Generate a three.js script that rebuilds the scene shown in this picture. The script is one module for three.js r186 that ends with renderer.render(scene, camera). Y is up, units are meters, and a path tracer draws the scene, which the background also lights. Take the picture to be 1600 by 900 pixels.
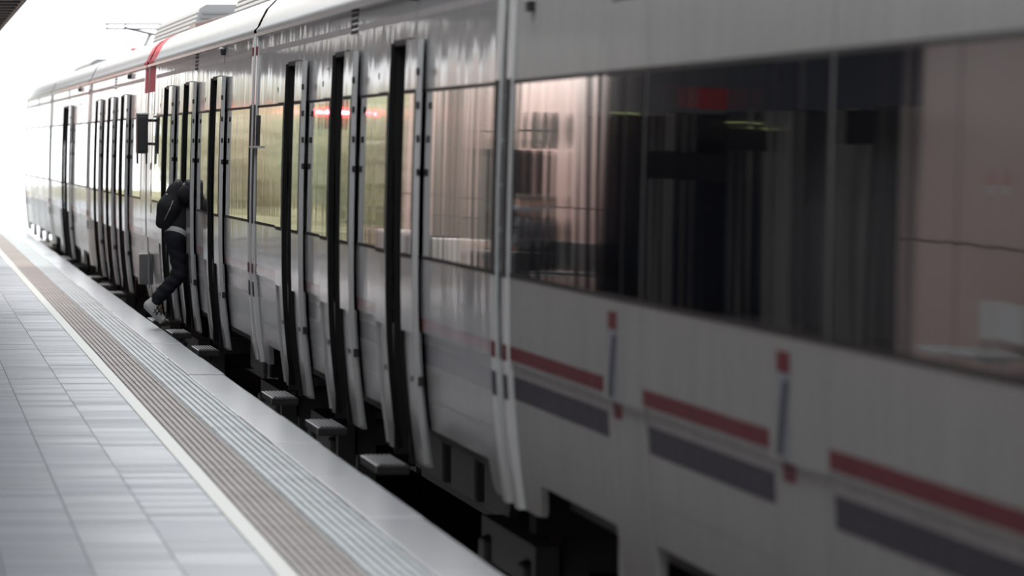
import * as THREE from 'three';
import { mergeGeometries } from 'three/addons/utils/BufferGeometryUtils.js';
import { RoundedBoxGeometry } from 'three/addons/geometries/RoundedBoxGeometry.js';
import { RectAreaLightUniformsLib } from 'three/addons/lights/RectAreaLightUniformsLib.js';
import { ImprovedNoise } from 'three/addons/math/ImprovedNoise.js';

// ------------------------------------------------------------------ camera, sky, sun, exposure
const F = 12000, EYE = 1.72;                       // focal length in pixels of the 1600 x 900 frame; eye height over the platform
const YAW = Math.atan(950 / F), PITCH = Math.atan(226 / F);
const scene = new THREE.Scene();
const camera = new THREE.PerspectiveCamera(2 * Math.atan(450 / F) * 180 / Math.PI, 16 / 9, 0.5, 3000);
camera.position.set(0, EYE, 0);
camera.rotation.order = 'YXZ';
camera.rotation.set(-PITCH, -YAW, 0);
camera.focus = 66;
camera.userData.fStop = 5.4;
const renderer = new THREE.WebGLRenderer({ antialias: true });
renderer.toneMapping = THREE.LinearToneMapping;
renderer.toneMappingExposure = 1.0;
renderer.shadowMap.enabled = true;
scene.background = new THREE.Color().setRGB(2.6, 2.66, 2.72);    // bright even overcast haze
RectAreaLightUniformsLib.init();
const sun = new THREE.DirectionalLight(new THREE.Color().setRGB(1, 0.93, 0.8), 4);
sun.position.set(-87, 62, -175);
sun.target.position.set(3, 0, -120);
sun.castShadow = true;
sun.shadow.radius = 4;
Object.assign(sun.shadow.camera, { left: -90, right: 90, top: 90, bottom: -90, near: 1, far: 400 });
scene.add(sun, sun.target);

// ------------------------------------------------------------------ helpers
let seed = 7;
const rnd = () => { seed = (seed * 16807) % 2147483647; return (seed - 1) / 2147483646; };
const PN = new ImprovedNoise();
const taken = {};
const numbered = (n) => { const k = taken[n] = (taken[n] ?? -1) + 1; return k ? n + '_' + String(k).padStart(3, '0') : n; };
function tag(o, label, category, group, kind) {
  if (label) o.userData.label = label;
  if (category) o.userData.category = category;
  if (group) o.userData.group = group;
  if (kind) o.userData.kind = kind;
  return o;
}
function base(name, pos = [0, 0, 0]) { const g = new THREE.Group(); g.name = numbered(name); g.position.set(...pos); scene.add(g); return g; }
function part(name, geo, mat, parent) {
  const m = new THREE.Mesh(Array.isArray(geo) ? (geo.length > 1 ? mergeGeometries(geo.map((g) => plain(g))) : geo[0]) : geo, mat);
  m.name = parent === scene ? numbered(name) : name; m.castShadow = m.receiveShadow = true; parent.add(m); return m;
}
function plain(g) { const n = g.index ? g.toNonIndexed() : g; for (const k of Object.keys(n.attributes)) if (!['position', 'normal', 'uv'].includes(k)) n.deleteAttribute(k); return n; }
function box(x0, x1, y0, y1, z0, z1) {            // uv in metres on the longest faces
  const g = new THREE.BoxGeometry(Math.abs(x1 - x0), Math.abs(y1 - y0), Math.abs(z1 - z0));
  g.translate((x0 + x1) / 2, (y0 + y1) / 2, (z0 + z1) / 2); return uvMetres(g);
}
function rbox(x0, x1, y0, y1, z0, z1, r = 0.01) {
  const g = new RoundedBoxGeometry(Math.abs(x1 - x0), Math.abs(y1 - y0), Math.abs(z1 - z0), 2, r);
  g.translate((x0 + x1) / 2, (y0 + y1) / 2, (z0 + z1) / 2); return uvMetres(g);
}
function uvMetres(g) {
  const p = g.attributes.position, n = g.attributes.normal, u = g.attributes.uv;
  for (let i = 0; i < p.count; i++) {
    const ax = Math.abs(n.getX(i)), ay = Math.abs(n.getY(i)), az = Math.abs(n.getZ(i));
    if (ax >= ay && ax >= az) u.setXY(i, p.getZ(i), p.getY(i)); else if (ay >= az) u.setXY(i, p.getX(i), p.getZ(i)); else u.setXY(i, p.getX(i), p.getY(i));
  }
  return g;
}
function cyl(r, a, b, seg = 10, r2 = r) {          // round bar from a to b
  const A = new THREE.Vector3(...a), B = new THREE.Vector3(...b), d = B.clone().sub(A), g = new THREE.CylinderGeometry(r2, r, d.length(), seg);
  g.applyQuaternion(new THREE.Quaternion().setFromUnitVectors(new THREE.Vector3(0, 1, 0), d.clone().normalize()));
  g.translate(...A.add(B).multiplyScalar(0.5).toArray()); return g;
}
const mat = (r, g, b, roughness, o = {}) => new THREE.MeshPhysicalMaterial({ color: new THREE.Color().setRGB(r, g, b), roughness, ...o });
function noiseTexture(w, h, fn, repeat) {          // fn(u,v) -> [r,g,b] linear 0..1 multipliers
  const d = new Float32Array(w * h * 4);
  for (let y = 0; y < h; y++) for (let x = 0; x < w; x++) { const c = fn(x / w, y / h), i = (y * w + x) * 4; d[i] = c[0]; d[i + 1] = c[1]; d[i + 2] = c[2]; d[i + 3] = 1; }
  const t = new THREE.DataTexture(d, w, h, THREE.RGBAFormat, THREE.FloatType);
  t.wrapS = t.wrapT = THREE.RepeatWrapping; t.magFilter = THREE.LinearFilter; t.repeat.set(...repeat); t.needsUpdate = true; return t;
}
const per = (u, v, fu, fv, z) => PN.noise(Math.cos(u * 6.2832) * fu, Math.sin(u * 6.2832) * fu + z, v * fv);   // repeats in u

// ------------------------------------------------------------------ materials
const grime = noiseTexture(512, 128, (u, v) => {   // vertical dirty runs and small patches on the paint
  const run = per(u, v, 38, 2.2, 3.1), patch = per(u, v, 6, 5, 9.7), fine = per(u, v, 70, 30, 1.3);
  const k = 0.9 + 0.10 * run + 0.08 * patch + 0.04 * fine; return [k, k * 0.995, k * 0.985];
}, [1 / 8, 1 / 3]);
const M = {
  paint: mat(0.29, 0.30, 0.31, 0.4, { map: grime, specularIntensity: 0.5, clearcoat: 0.5, clearcoatRoughness: 0.06 }),
  lowPaint: mat(0.28, 0.29, 0.295, 0.45, { map: grime, specularIntensity: 0.6, clearcoat: 0.45, clearcoatRoughness: 0.14 }),
  dullPaint: mat(0.325, 0.337, 0.328, 0.5, { map: grime, specularIntensity: 0.4, clearcoat: 0.08, clearcoatRoughness: 0.1 }),
  dullLow: mat(0.35, 0.36, 0.355, 0.55, { map: grime, specularIntensity: 0.4, clearcoat: 0.05, clearcoatRoughness: 0.2 }),
  glossRed: mat(0.17, 0.016, 0.03, 0.4, { map: grime, specularIntensity: 0.6, clearcoat: 0.55, clearcoatRoughness: 0.1 }),
  glossPurple: mat(0.06, 0.052, 0.08, 0.45, { map: grime, specularIntensity: 0.6, clearcoat: 0.55, clearcoatRoughness: 0.14 }),
  red: mat(0.15, 0.012, 0.026, 0.45, { map: grime, specularIntensity: 0.08 }),
  fadedRed: mat(0.315, 0.295, 0.30, 0.45, { map: grime, specularIntensity: 0.08 }),
  cabRed: mat(0.40, 0.045, 0.065, 0.6, { map: grime, specularIntensity: 0.15 }),
  purple: mat(0.04, 0.034, 0.053, 0.45, { map: grime, specularIntensity: 0.08 }),
  roof: mat(0.27, 0.27, 0.27, 0.42, { map: grime, specularIntensity: 0.6 }),
  glass: mat(0.006, 0.007, 0.009, 0.03, { ior: 1.65 }),
  gasket: mat(0.012, 0.012, 0.013, 0.55, { specularIntensity: 0.4 }),
  rubber: mat(0.012, 0.012, 0.012, 0.8, { specularIntensity: 0.3 }),
  steel: mat(0.42, 0.42, 0.42, 0.32, { metalness: 0.75 }),
  post: mat(0.62, 0.63, 0.63, 0.35, { clearcoat: 0.5, clearcoatRoughness: 0.2 }),
  greyMetal: mat(0.16, 0.16, 0.165, 0.4, { metalness: 0.3 }),
  darkMetal: mat(0.03, 0.03, 0.032, 0.45, { metalness: 0.3 }),
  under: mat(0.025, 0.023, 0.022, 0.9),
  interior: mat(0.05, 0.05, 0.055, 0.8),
  roofUnit: mat(0.20, 0.205, 0.21, 0.6),
  roofBrown: mat(0.16, 0.14, 0.125, 0.6),
  logoBlue: mat(0.04, 0.046, 0.07, 0.45, { specularIntensity: 0.08 }),
  logoPale: mat(0.24, 0.27, 0.31, 0.45, { specularIntensity: 0.08 }),
  insulator: mat(0.45, 0.06, 0.05, 0.4),
};

// ------------------------------------------------------------------ train geometry: a side plane that closes in on the platform with distance
const X0 = 2.9, DELTA = 40 / F, RAIL = -0.95;
const depth = (px, w = 0) => (X0 - w) / (Math.tan(YAW + Math.atan((px - 800) / F)) + DELTA);   // distance along the track of a point of the train's side
const STEPY = 0.71, SKIRT = 0.186, GUTTER = 2.575;
function inset(y) {                                // how far the side leans away from the platform at height y
  let i = 0;
  if (y > 1.1) i = 0.044 * Math.pow((y - 1.1) / 1.45, 1.5);
  if (y < 0.9) i = 0.02 * Math.pow((0.9 - y) / 0.5, 2);
  return i;
}
const wave = (s, y, k) => 1.8 * k * (0.00045 * PN.noise(s / 0.27, y / 1.6, 3.3) + 0.0006 * PN.noise(s / 0.8, y / 1.9, 8.1) + 0.0009 * PN.noise(s / 2.3, y / 1.3, 5.7));
function facing(pos, nor, idx) {                   // turn each triangle so that it faces the way its normals point
  const v = (k) => new THREE.Vector3(pos[k * 3], pos[k * 3 + 1], pos[k * 3 + 2]);
  for (let i = 0; i < idx.length; i += 3) {
    const [a, b, c] = idx.slice(i, i + 3), A = v(a), n = v(b).sub(A).cross(v(c).sub(A));
    if (n.x * nor[a * 3] + n.y * nor[a * 3 + 1] + n.z * nor[a * 3 + 2] < 0) { idx[i + 1] = c; idx[i + 2] = b; }
  }
  return idx;
}
// a curved sheet following the side; s in metres from the camera along the train, w = how far it stands out from the side
function sheet(near, s0, s1, y0, y1, w, t = 0.02, { waves = 1.5, ds = 0.055, dy = 0.22, phase = 0 } = {}) {
  const ns = Math.max(1, Math.ceil((s1 - s0) / ds)), ny = Math.max(1, Math.ceil((y1 - y0) / dy)), pos = [], nor = [], uv = [], idx = [];
  const X = (s, y) => inset(y) - w - wave(s + phase, y, waves), e = 0.004;
  for (let j = 0; j <= ny; j++) for (let i = 0; i <= ns; i++) {
    const s = s0 + (s1 - s0) * i / ns, y = y0 + (y1 - y0) * j / ny, x = X(s, y);
    const dxs = (X(s + e, y) - X(s - e, y)) / (2 * e), dxy = (X(s, y + e) - X(s, y - e)) / (2 * e), l = Math.hypot(1, dxs, dxy);
    pos.push(x, y, -(s - near)); nor.push(-1 / l, dxy / l, -dxs / l); uv.push(s + phase, y);
  }
  for (let j = 0; j < ny; j++) for (let i = 0; i < ns; i++) { const a = j * (ns + 1) + i, b = a + 1, c = a + ns + 1, d = c + 1; idx.push(a, d, b, a, c, d); }
  const rim = (list, n) => { for (let k = 0; k + 1 < list.length; k++) { const o = pos.length / 3; for (const [s, y] of [list[k], list[k + 1]]) for (const q of [0, t]) { pos.push(X(s, y) + q, y, -(s - near)); nor.push(...n); uv.push(s, y); } idx.push(o, o + 1, o + 2, o + 1, o + 3, o + 2); } };
  const ys = Array.from({ length: ny + 1 }, (_, j) => y0 + (y1 - y0) * j / ny), ss = Array.from({ length: ns + 1 }, (_, i) => s0 + (s1 - s0) * i / ns);
  rim(ys.map((y) => [s0, y]), [0, 0, 1]); rim(ys.map((y) => [s1, y]), [0, 0, -1]); rim(ss.map((s) => [s, y1]), [0, 1, 0]); rim(ss.map((s) => [s, y0]), [0, -1, 0]);
  const g = new THREE.BufferGeometry();
  g.setAttribute('position', new THREE.Float32BufferAttribute(pos, 3)); g.setAttribute('normal', new THREE.Float32BufferAttribute(nor, 3)); g.setAttribute('uv', new THREE.Float32BufferAttribute(uv, 2)); g.setIndex(facing(pos, nor, idx));
  return g;
}
const ROOF = [[0.028, 2.570], [0.022, 2.60], [0.05, 2.625], [0.075, 2.68], [0.12, 2.765], [0.19, 2.835], [0.30, 2.89], [0.5, 2.935], [0.85, 2.965], [1.45, 2.98], [2.05, 2.965], [2.5, 2.92], [2.74, 2.82], [2.85, 2.66], [2.87, 2.56]];
function roofSheet(near, s0, s1) {
  const pts = ROOF, pos = [], uv = [], idx = [], ns = Math.max(2, Math.ceil((s1 - s0) / 0.12));
  for (let i = 0; i <= ns; i++) { const s = s0 + (s1 - s0) * i / ns; let run = 0; pts.forEach(([x, y], k) => { if (k) run += Math.hypot(x - pts[k - 1][0], y - pts[k - 1][1]); const r = 0.0022 * PN.noise(s / 0.33, run / 2, 2.2); pos.push(x, y + r, -(s - near)); uv.push(s, run + 2.5); }); }
  const n = pts.length;
  for (let i = 0; i < ns; i++) for (let k = 0; k + 1 < n; k++) { const a = i * n + k, b = a + 1, c = a + n, d = c + 1; idx.push(a, d, c, a, b, d); }
  const g = new THREE.BufferGeometry(); g.setAttribute('position', new THREE.Float32BufferAttribute(pos, 3)); g.setAttribute('uv', new THREE.Float32BufferAttribute(uv, 2)); g.setIndex(facing(pos, Array.from({ length: pos.length }, (_, i) => (i % 3 === 1 ? 1 : i % 3 === 0 ? (pos[i] - 1.45) : 0)), idx)); g.computeVertexNormals();
  return g;
}
const halfOf = (d) => d.half ?? (d.open ? 0.65 : 0.77);
function makeCar(c) {
  const g = base('railcar', [X0 - DELTA * c.near, RAIL, -c.near]);
  g.rotation.y = Math.asin(DELTA);
  tag(g, c.label, 'train car');
  const K = c.dull ? { paint: M.dullPaint, low: M.dullLow, red: M.red, purple: M.purple } : { paint: M.paint, low: M.lowPaint, red: M.glossRed, purple: M.glossPurple };
  const N = c.near, L = c.far, bx = (x0, x1, y0, y1, s0, s1) => box(x0, x1, y0, y1, -(s0 - N), -(s1 - N)), rb = (x0, x1, y0, y1, s0, s1, r) => rbox(x0, x1, y0, y1, -(s0 - N), -(s1 - N), r);
  const P = (name, geo, m, parent = g) => { const o = part(name, geo, m, parent); if (parent === g) o.position.y = -RAIL; return o; };
  const DT = 2.285, LEAF = 0.88, WL = 0.05;
  const doors = c.doors.filter((d) => d.at > N && d.at < L).sort((a, b) => a.at - b.at);
  // shell: roof, far side, floor, ends, ceiling
  const rs0 = c.redNear ? N + c.redNear : N, rs1 = c.redFar ? L - c.redFar : L;
  P('roof', roofSheet(N, rs0, rs1), M.roof);
  if (c.redFar) P('roof_red_band', roofSheet(N, rs1, L), M.cabRed);
  if (c.redNear) P('roof_red_band', roofSheet(N, N, rs0), M.cabRed);
  P('gutter', bx(0.012, 0.05, GUTTER - 0.03, GUTTER - 0.005, N + 0.02, L - 0.02), M.steel);
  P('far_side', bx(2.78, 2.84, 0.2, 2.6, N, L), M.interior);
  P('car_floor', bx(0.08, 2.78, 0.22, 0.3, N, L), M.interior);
  const es = new THREE.Shape(); es.moveTo(0.08, 0.12); for (const [x, y] of ROOF) es.lineTo(Math.min(Math.max(x + 0.015, 0.07), 2.8), y - 0.012); es.lineTo(2.8, 0.12);
  for (const s of [N + 0.05, L]) P('end_wall', new THREE.ExtrudeGeometry(es, { depth: 0.05, bevelEnabled: false }).translate(0, 0, -(s - N)), M.greyMetal);
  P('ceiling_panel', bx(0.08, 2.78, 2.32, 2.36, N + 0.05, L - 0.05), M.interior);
  // side panels between the doorways
  const edges = [N], near = (s) => { const d = doors.find((q) => Math.abs(q.at - s) < 1.2); return d && !d.open ? 0.004 : 0.1; }; for (const d of doors) edges.push(d.at - halfOf(d), d.at + halfOf(d)); edges.push(L);
  for (let i = 0; i < edges.length; i += 2) {
    const a = edges[i], b = edges[i + 1], first = i === 0, last = i === edges.length - 2;
    P('side_panel', sheet(N, a, b, STEPY, GUTTER - 0.01, 0, 0.03), K.paint);
    const lo = P('lower_panel', sheet(N, a, b, SKIRT, STEPY, -0.016, 0.03, { phase: 40 }), K.low);
    part('crease', sheet(N, a + 0.02, b - 0.02, 0.35, 0.356, -0.0155, 0.004, { phase: 40 }), M.greyMetal, lo);
    if (first) P('end_skirt', [endSkirt(N, a, a + 1.25, 1)], K.low);
    if (last) P('end_skirt', [endSkirt(N, b - 1.25, b, -1)], K.low);
    // livery stripes
    const r0 = first && c.redNear ? a + c.redNear + 0.2 : a, r1 = last && c.redFar ? b - c.redFar - 0.2 : b;
    P('red_stripe', sheet(N, r0 + 0.03, r1 - 0.03, 0.722, 0.785, 0.0012, 0.001, {}), K.red);
    P('purple_stripe', sheet(N, r0 + 0.03, r1 - 0.03, 0.54, 0.645, -0.0148, 0.001, { phase: 40 }), K.purple);
    P('pale_red_line', sheet(N, r0 + 0.03, r1 - 0.03, 2.405, 2.445, 0.001, 0.001, {}), M.fadedRed);
    if (first && c.redNear) P('red_cab_band', sheet(N, a, a + c.redNear, 2.27, GUTTER - 0.012, 0.002, 0.002), M.cabRed);
    if (last && c.redFar) P('red_cab_band', sheet(N, b - c.redFar, b, 2.27, GUTTER - 0.012, 0.002, 0.002), M.cabRed);
    // windows
    const wa = a + (first ? (c.redNear ? 1.6 : 0.05) : near(a)), wb = b - (last ? (c.redFar ? 1.6 : 0.05) : near(b));
    const n = Math.max(1, Math.round((wb - wa) / 1.45)), win = P('window', sheet(N, wa, wb, 1.1, 2.012, 0.0015, 0.002, {}), M.gasket);
    for (let k = 0; k < n; k++) {
      const p0 = wa + 0.03 + (wb - wa - 0.06) * k / n, p1 = wa + 0.03 + (wb - wa - 0.06) * (k + 1) / n - 0.015;
      part('pane', sheet(N, p0, p1, 1.122, 1.992, 0.004, 0.004, { waves: 0.42, ds: 0.06, phase: 11 * k + i * 7 }), M.glass, win);
    }
  }
  // doors
  for (const d of doors) {
    const HALF = halfOf(d), a = d.at - HALF, b = d.at + HALF;
    P('header_panel', sheet(N, a, b, DT + 0.012, GUTTER - 0.01, 0, 0.03), K.paint);
    P('header_line', sheet(N, a, b, 2.405, 2.445, 0.001, 0.001, {}), M.fadedRed);
    P('door_frame', d.open ? [bx(0.0, 0.1, -0.03, DT, a, a + 0.03), bx(0.0, 0.1, -0.03, DT, b - 0.03, b), bx(0.0, 0.12, DT - 0.02, DT + 0.012, a, b)] : [bx(0.06, 0.1, -0.03, DT, a, a + 0.03), bx(0.06, 0.1, -0.03, DT, b - 0.03, b), bx(0.06, 0.12, DT - 0.02, DT + 0.012, a, b)], d.open ? M.gasket : K.low);
    const leaf = (s0, s1, w, closingAtFar) => {
      const up = P('door_leaf', sheet(N, s0, s1, STEPY - 0.01, DT, w, 0.03, { waves: 0.8, phase: d.at * 3 }), K.paint);
      part('lower_skin', doorFoot(N, s0, s1, w - 0.016), K.low, up);
      const fr = part('window_frame', sheet(N, s0 + (d.open ? 0.035 : 0.002), s1 - (d.open ? 0.035 : 0.002), 1.1, 2.012, w + 0.0015, 0.002, { waves: 0.8, phase: d.at * 3 }), M.gasket, up);
      part('pane', sheet(N, s0 + (d.open ? 0.06 : 0.03), s1 - (d.open ? 0.06 : 0.03), 1.125, 1.988, w + 0.004, 0.003, { waves: 0.3, phase: d.at * 3 + s0 }), M.glass, up);
      const e = closingAtFar ? s1 : s0, q = closingAtFar ? 1 : -1;
      if (d.open) part('edge_seal', sheet(N, Math.min(e, e + 0.03 * q), Math.max(e, e + 0.03 * q), 0, DT - 0.005, w - 0.001, 0.034, { waves: 0 }), M.rubber, up);
      if (d.open) {
        const o = closingAtFar ? s0 : s1;
        part('edge_plate', sheet(N, Math.min(o, o - 0.012 * q), Math.max(o, o - 0.012 * q), 0, DT - 0.003, w - 0.002, 0.03, { waves: 0 }), M.steel, up);
        for (let k = 0; k < 4; k++) part('bolt', rb(-w + 0.022, -w + 0.04, DT - 0.2 - k * 0.18, DT - 0.16 - k * 0.18, o - 0.012 * q, o - 0.03 * q, 0.005), M.darkMetal, up);
        part('guide_roller', [cyl(0.02, [-w + 0.05, 0.42, -(o - 0.02 * q - N)], [-w + 0.05, 0.47, -(o - 0.02 * q - N)])], M.darkMetal, up);
        for (const [y0, y1] of [[DT - 0.12, DT - 0.08], [0.43, 0.46]]) part('carrier_arm', bx(-w + 0.03, 0.02, y0, y1, (s0 + s1) / 2 - 0.1, (s0 + s1) / 2 + 0.1), M.darkMetal, up);
      }
      return up;
    };
    if (d.open) { leaf(a - LEAF, a, WL, true); leaf(b, b + LEAF, WL, false); }
    else {
      leaf(a + 0.008, d.at - 0.004, 0.003, true);
      const far = leaf(d.at + 0.004, b - 0.008, 0.003, false);
      if (c.logos) {
        const l0 = d.at + 0.2, l1 = d.at + 0.55, w = 0.0055, ph = { waves: 0.8, phase: d.at * 3 };
        part('logo_red_square', sheet(N, l0, l1, 0.985, 1.053, w, 0.001, ph), M.red, far);
        part('logo_pale_strip', sheet(N, l0, l1, 0.715, 0.98, w, 0.001, ph), M.logoPale, far);
        const sg = sheet(N, l0, l1, 0.715, 0.96, w + 0.001, 0.001, { ...ph, ds: 0.4, dy: 0.05 }), p = sg.attributes.position;
        for (let k = 0; k < p.count; k++) { const s = N - p.getZ(k), v = (p.getY(k) - 0.715) / 0.245, f = (s - l0) / (l1 - l0); p.setZ(k, -(l0 + (l1 - l0) * ((1 - v) * 0.55 + f * 0.45) - N)); }
        part('logo_blue_slash', sg, M.logoBlue, far);
        part('logo_red_foot', sheet(N, l0 - 0.02, l1 - 0.02, 0.63, 0.69, w - 0.016, 0.001, ph), M.red, far);
      }
    }
    const w1 = d.at > 98 ? 0.12 : 0.185;
    if (d.open) {
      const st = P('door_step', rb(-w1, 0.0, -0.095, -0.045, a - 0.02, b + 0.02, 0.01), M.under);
      part('nosing', rb(-w1 - 0.006, -w1 + 0.012, -0.085, -0.04, a - 0.01, b + 0.01, 0.004), M.steel, st);
      const rib = []; for (let k = 0; k < 6; k++) rib.push(bx(-w1 + 0.016 + k * 0.026, -w1 + 0.030 + k * 0.026, -0.046, -0.036, a, b));
      part('tread', rib, M.greyMetal, st);
    }
  }
  // vents, lamps
  if (c.vent) {
    const v = P('vent', sheet(N, c.vent - 0.36, c.vent + 0.36, 2.385, 2.57, 0.003, 0.003), K.paint);
    for (let k = 0; k < 5; k++) part('louvre', sheet(N, c.vent - 0.33, c.vent + 0.33, 2.395 + k * 0.035, 2.417 + k * 0.035, 0.005, 0.003), M.rubber, v);
  }
  if (c.lamp) { const l = P('side_lamp', rb(0.0, 0.06, c.lampY, c.lampY + 0.05, c.lamp - 0.07, c.lamp + 0.07, 0.012), M.darkMetal); part('lamp_hood', rb(-0.005, 0.06, c.lampY + 0.048, c.lampY + 0.065, c.lamp - 0.09, c.lamp + 0.09, 0.006), M.post, l); }
  // corner posts at the ends
  const postAt = (s) => {
    const po = P('corner_post', sheet(N, s - 0.11, s + 0.11, 0.03, GUTTER, 0.016, 0.04, { waves: 0 }), M.post);
    for (const [y0, y1, m] of [[1.1, 2.02, M.gasket], [0.715, 0.79, M.red], [0.535, 0.65, M.purple], [2.40, 2.47, M.red]]) part('post_band', sheet(N, s - 0.112, s + 0.112, y0, y1, 0.018, 0.004, { waves: 0 }), m, po);
  };
  if (!c.redNear) postAt(N + 0.11);
  if (!c.redFar) postAt(L - 0.11);
  if (c.gangway) P('gangway', [0, 1, 2, 3].map((k) => bx(0.14 + (k % 2) * 0.05, 2.7, -0.1, 2.75, L + k * 0.1, L + (k + 1) * 0.1)), M.rubber);
  // underframe, equipment boxes and bogies
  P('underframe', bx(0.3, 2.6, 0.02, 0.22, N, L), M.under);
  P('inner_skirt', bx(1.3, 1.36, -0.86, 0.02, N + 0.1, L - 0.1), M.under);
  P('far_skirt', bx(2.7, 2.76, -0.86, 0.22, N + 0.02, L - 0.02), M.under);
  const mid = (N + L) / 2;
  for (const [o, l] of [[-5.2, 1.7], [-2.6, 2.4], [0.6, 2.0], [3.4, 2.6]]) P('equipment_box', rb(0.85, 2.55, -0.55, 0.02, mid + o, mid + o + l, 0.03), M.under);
  for (const q of [N + 3.6, L - 3.6]) {
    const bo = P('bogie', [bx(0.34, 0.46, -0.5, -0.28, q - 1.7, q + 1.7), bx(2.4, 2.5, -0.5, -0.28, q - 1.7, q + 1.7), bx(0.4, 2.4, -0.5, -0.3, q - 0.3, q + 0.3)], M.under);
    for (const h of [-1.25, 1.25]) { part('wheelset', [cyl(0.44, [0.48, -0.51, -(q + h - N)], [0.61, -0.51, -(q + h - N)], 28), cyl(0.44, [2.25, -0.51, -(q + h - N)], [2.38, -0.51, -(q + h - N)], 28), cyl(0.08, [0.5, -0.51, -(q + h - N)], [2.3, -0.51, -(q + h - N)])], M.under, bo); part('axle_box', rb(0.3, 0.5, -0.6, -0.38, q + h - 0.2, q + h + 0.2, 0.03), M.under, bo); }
  }
  return { g, P, bx, rb, N };
}
function endSkirt(near, s0, s1, dir) {              // deeper skirt at a car's end with a rounded lower corner
  const sh = new THREE.Shape(), A = 0, B = s1 - s0, y0 = 0.03, r = 0.32;
  if (dir > 0) { sh.moveTo(A, SKIRT); sh.lineTo(A, y0); sh.lineTo(B - r, y0); sh.quadraticCurveTo(B - 0.05, y0, B, SKIRT); } else { sh.moveTo(B, SKIRT); sh.lineTo(B, y0); sh.lineTo(A + r, y0); sh.quadraticCurveTo(A + 0.05, y0, A, SKIRT); }
  const g = new THREE.ExtrudeGeometry(sh, { depth: 0.03, bevelEnabled: false, curveSegments: 8 });
  const p = g.attributes.position;
  for (let i = 0; i < p.count; i++) { const s = s0 + p.getX(i), y = p.getY(i), t = p.getZ(i); p.setXYZ(i, inset(y) + 0.016 + t, y, -(s - near)); }
  if (true) { const ix = []; for (let i = 0; i < p.count; i += 3) ix.push(i, i + 1, i + 2); g.setIndex(ix); }
  g.computeVertexNormals(); return g;
}
function doorFoot(near, s0, s1, w) {                // lower half of a door leaf, bent inwards towards its foot
  const g = sheet(near, s0, s1, -0.02, STEPY - 0.005, w, 0.03, { waves: 0.6, dy: 0.08 });
  return g;
}

// ------------------------------------------------------------------ platform, track bed, canopy, wall across the platform
const EDGE = 2.384, FAR = 230, NEAR = -12;
const floor = base('floor', [0, 0, 0]);
tag(floor, 'long station platform of grey slabs with ribbed warning strips beside the train', 'platform', null, 'structure');
M.tile = []; 
for (let k = 0; k < 5; k++) {
  const speck = noiseTexture(64, 64, (u, v) => { const n = 0.93 + 0.09 * PN.noise(u * 21, v * 21, k * 3.3) + 0.08 * PN.noise(u * 5, v * 5, k); return [n, n, n]; }, [2, 2]);
  const v = 0.9 + k * 0.055; M.tile.push(mat(0.34 * v, 0.37 * v, 0.415 * v, 0.36 + 0.025 * ((k * 2) % 5), { map: speck, specularIntensity: 0.7 }));
}
M.concrete = mat(0.22, 0.22, 0.22, 0.8);
M.pale = mat(0.60, 0.61, 0.55, 0.4);
M.brownRib = mat(0.27, 0.23, 0.21, 0.45, { specularIntensity: 0.5 });
M.blueRib = mat(0.35, 0.41, 0.43, 0.38, { specularIntensity: 0.6 });
M.coping = mat(0.30, 0.32, 0.35, 0.22, { specularIntensity: 0.7 });
part('slab', box(-2.2, EDGE - 0.02, -0.9, -0.045, -NEAR, -FAR), M.concrete, floor);
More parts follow.
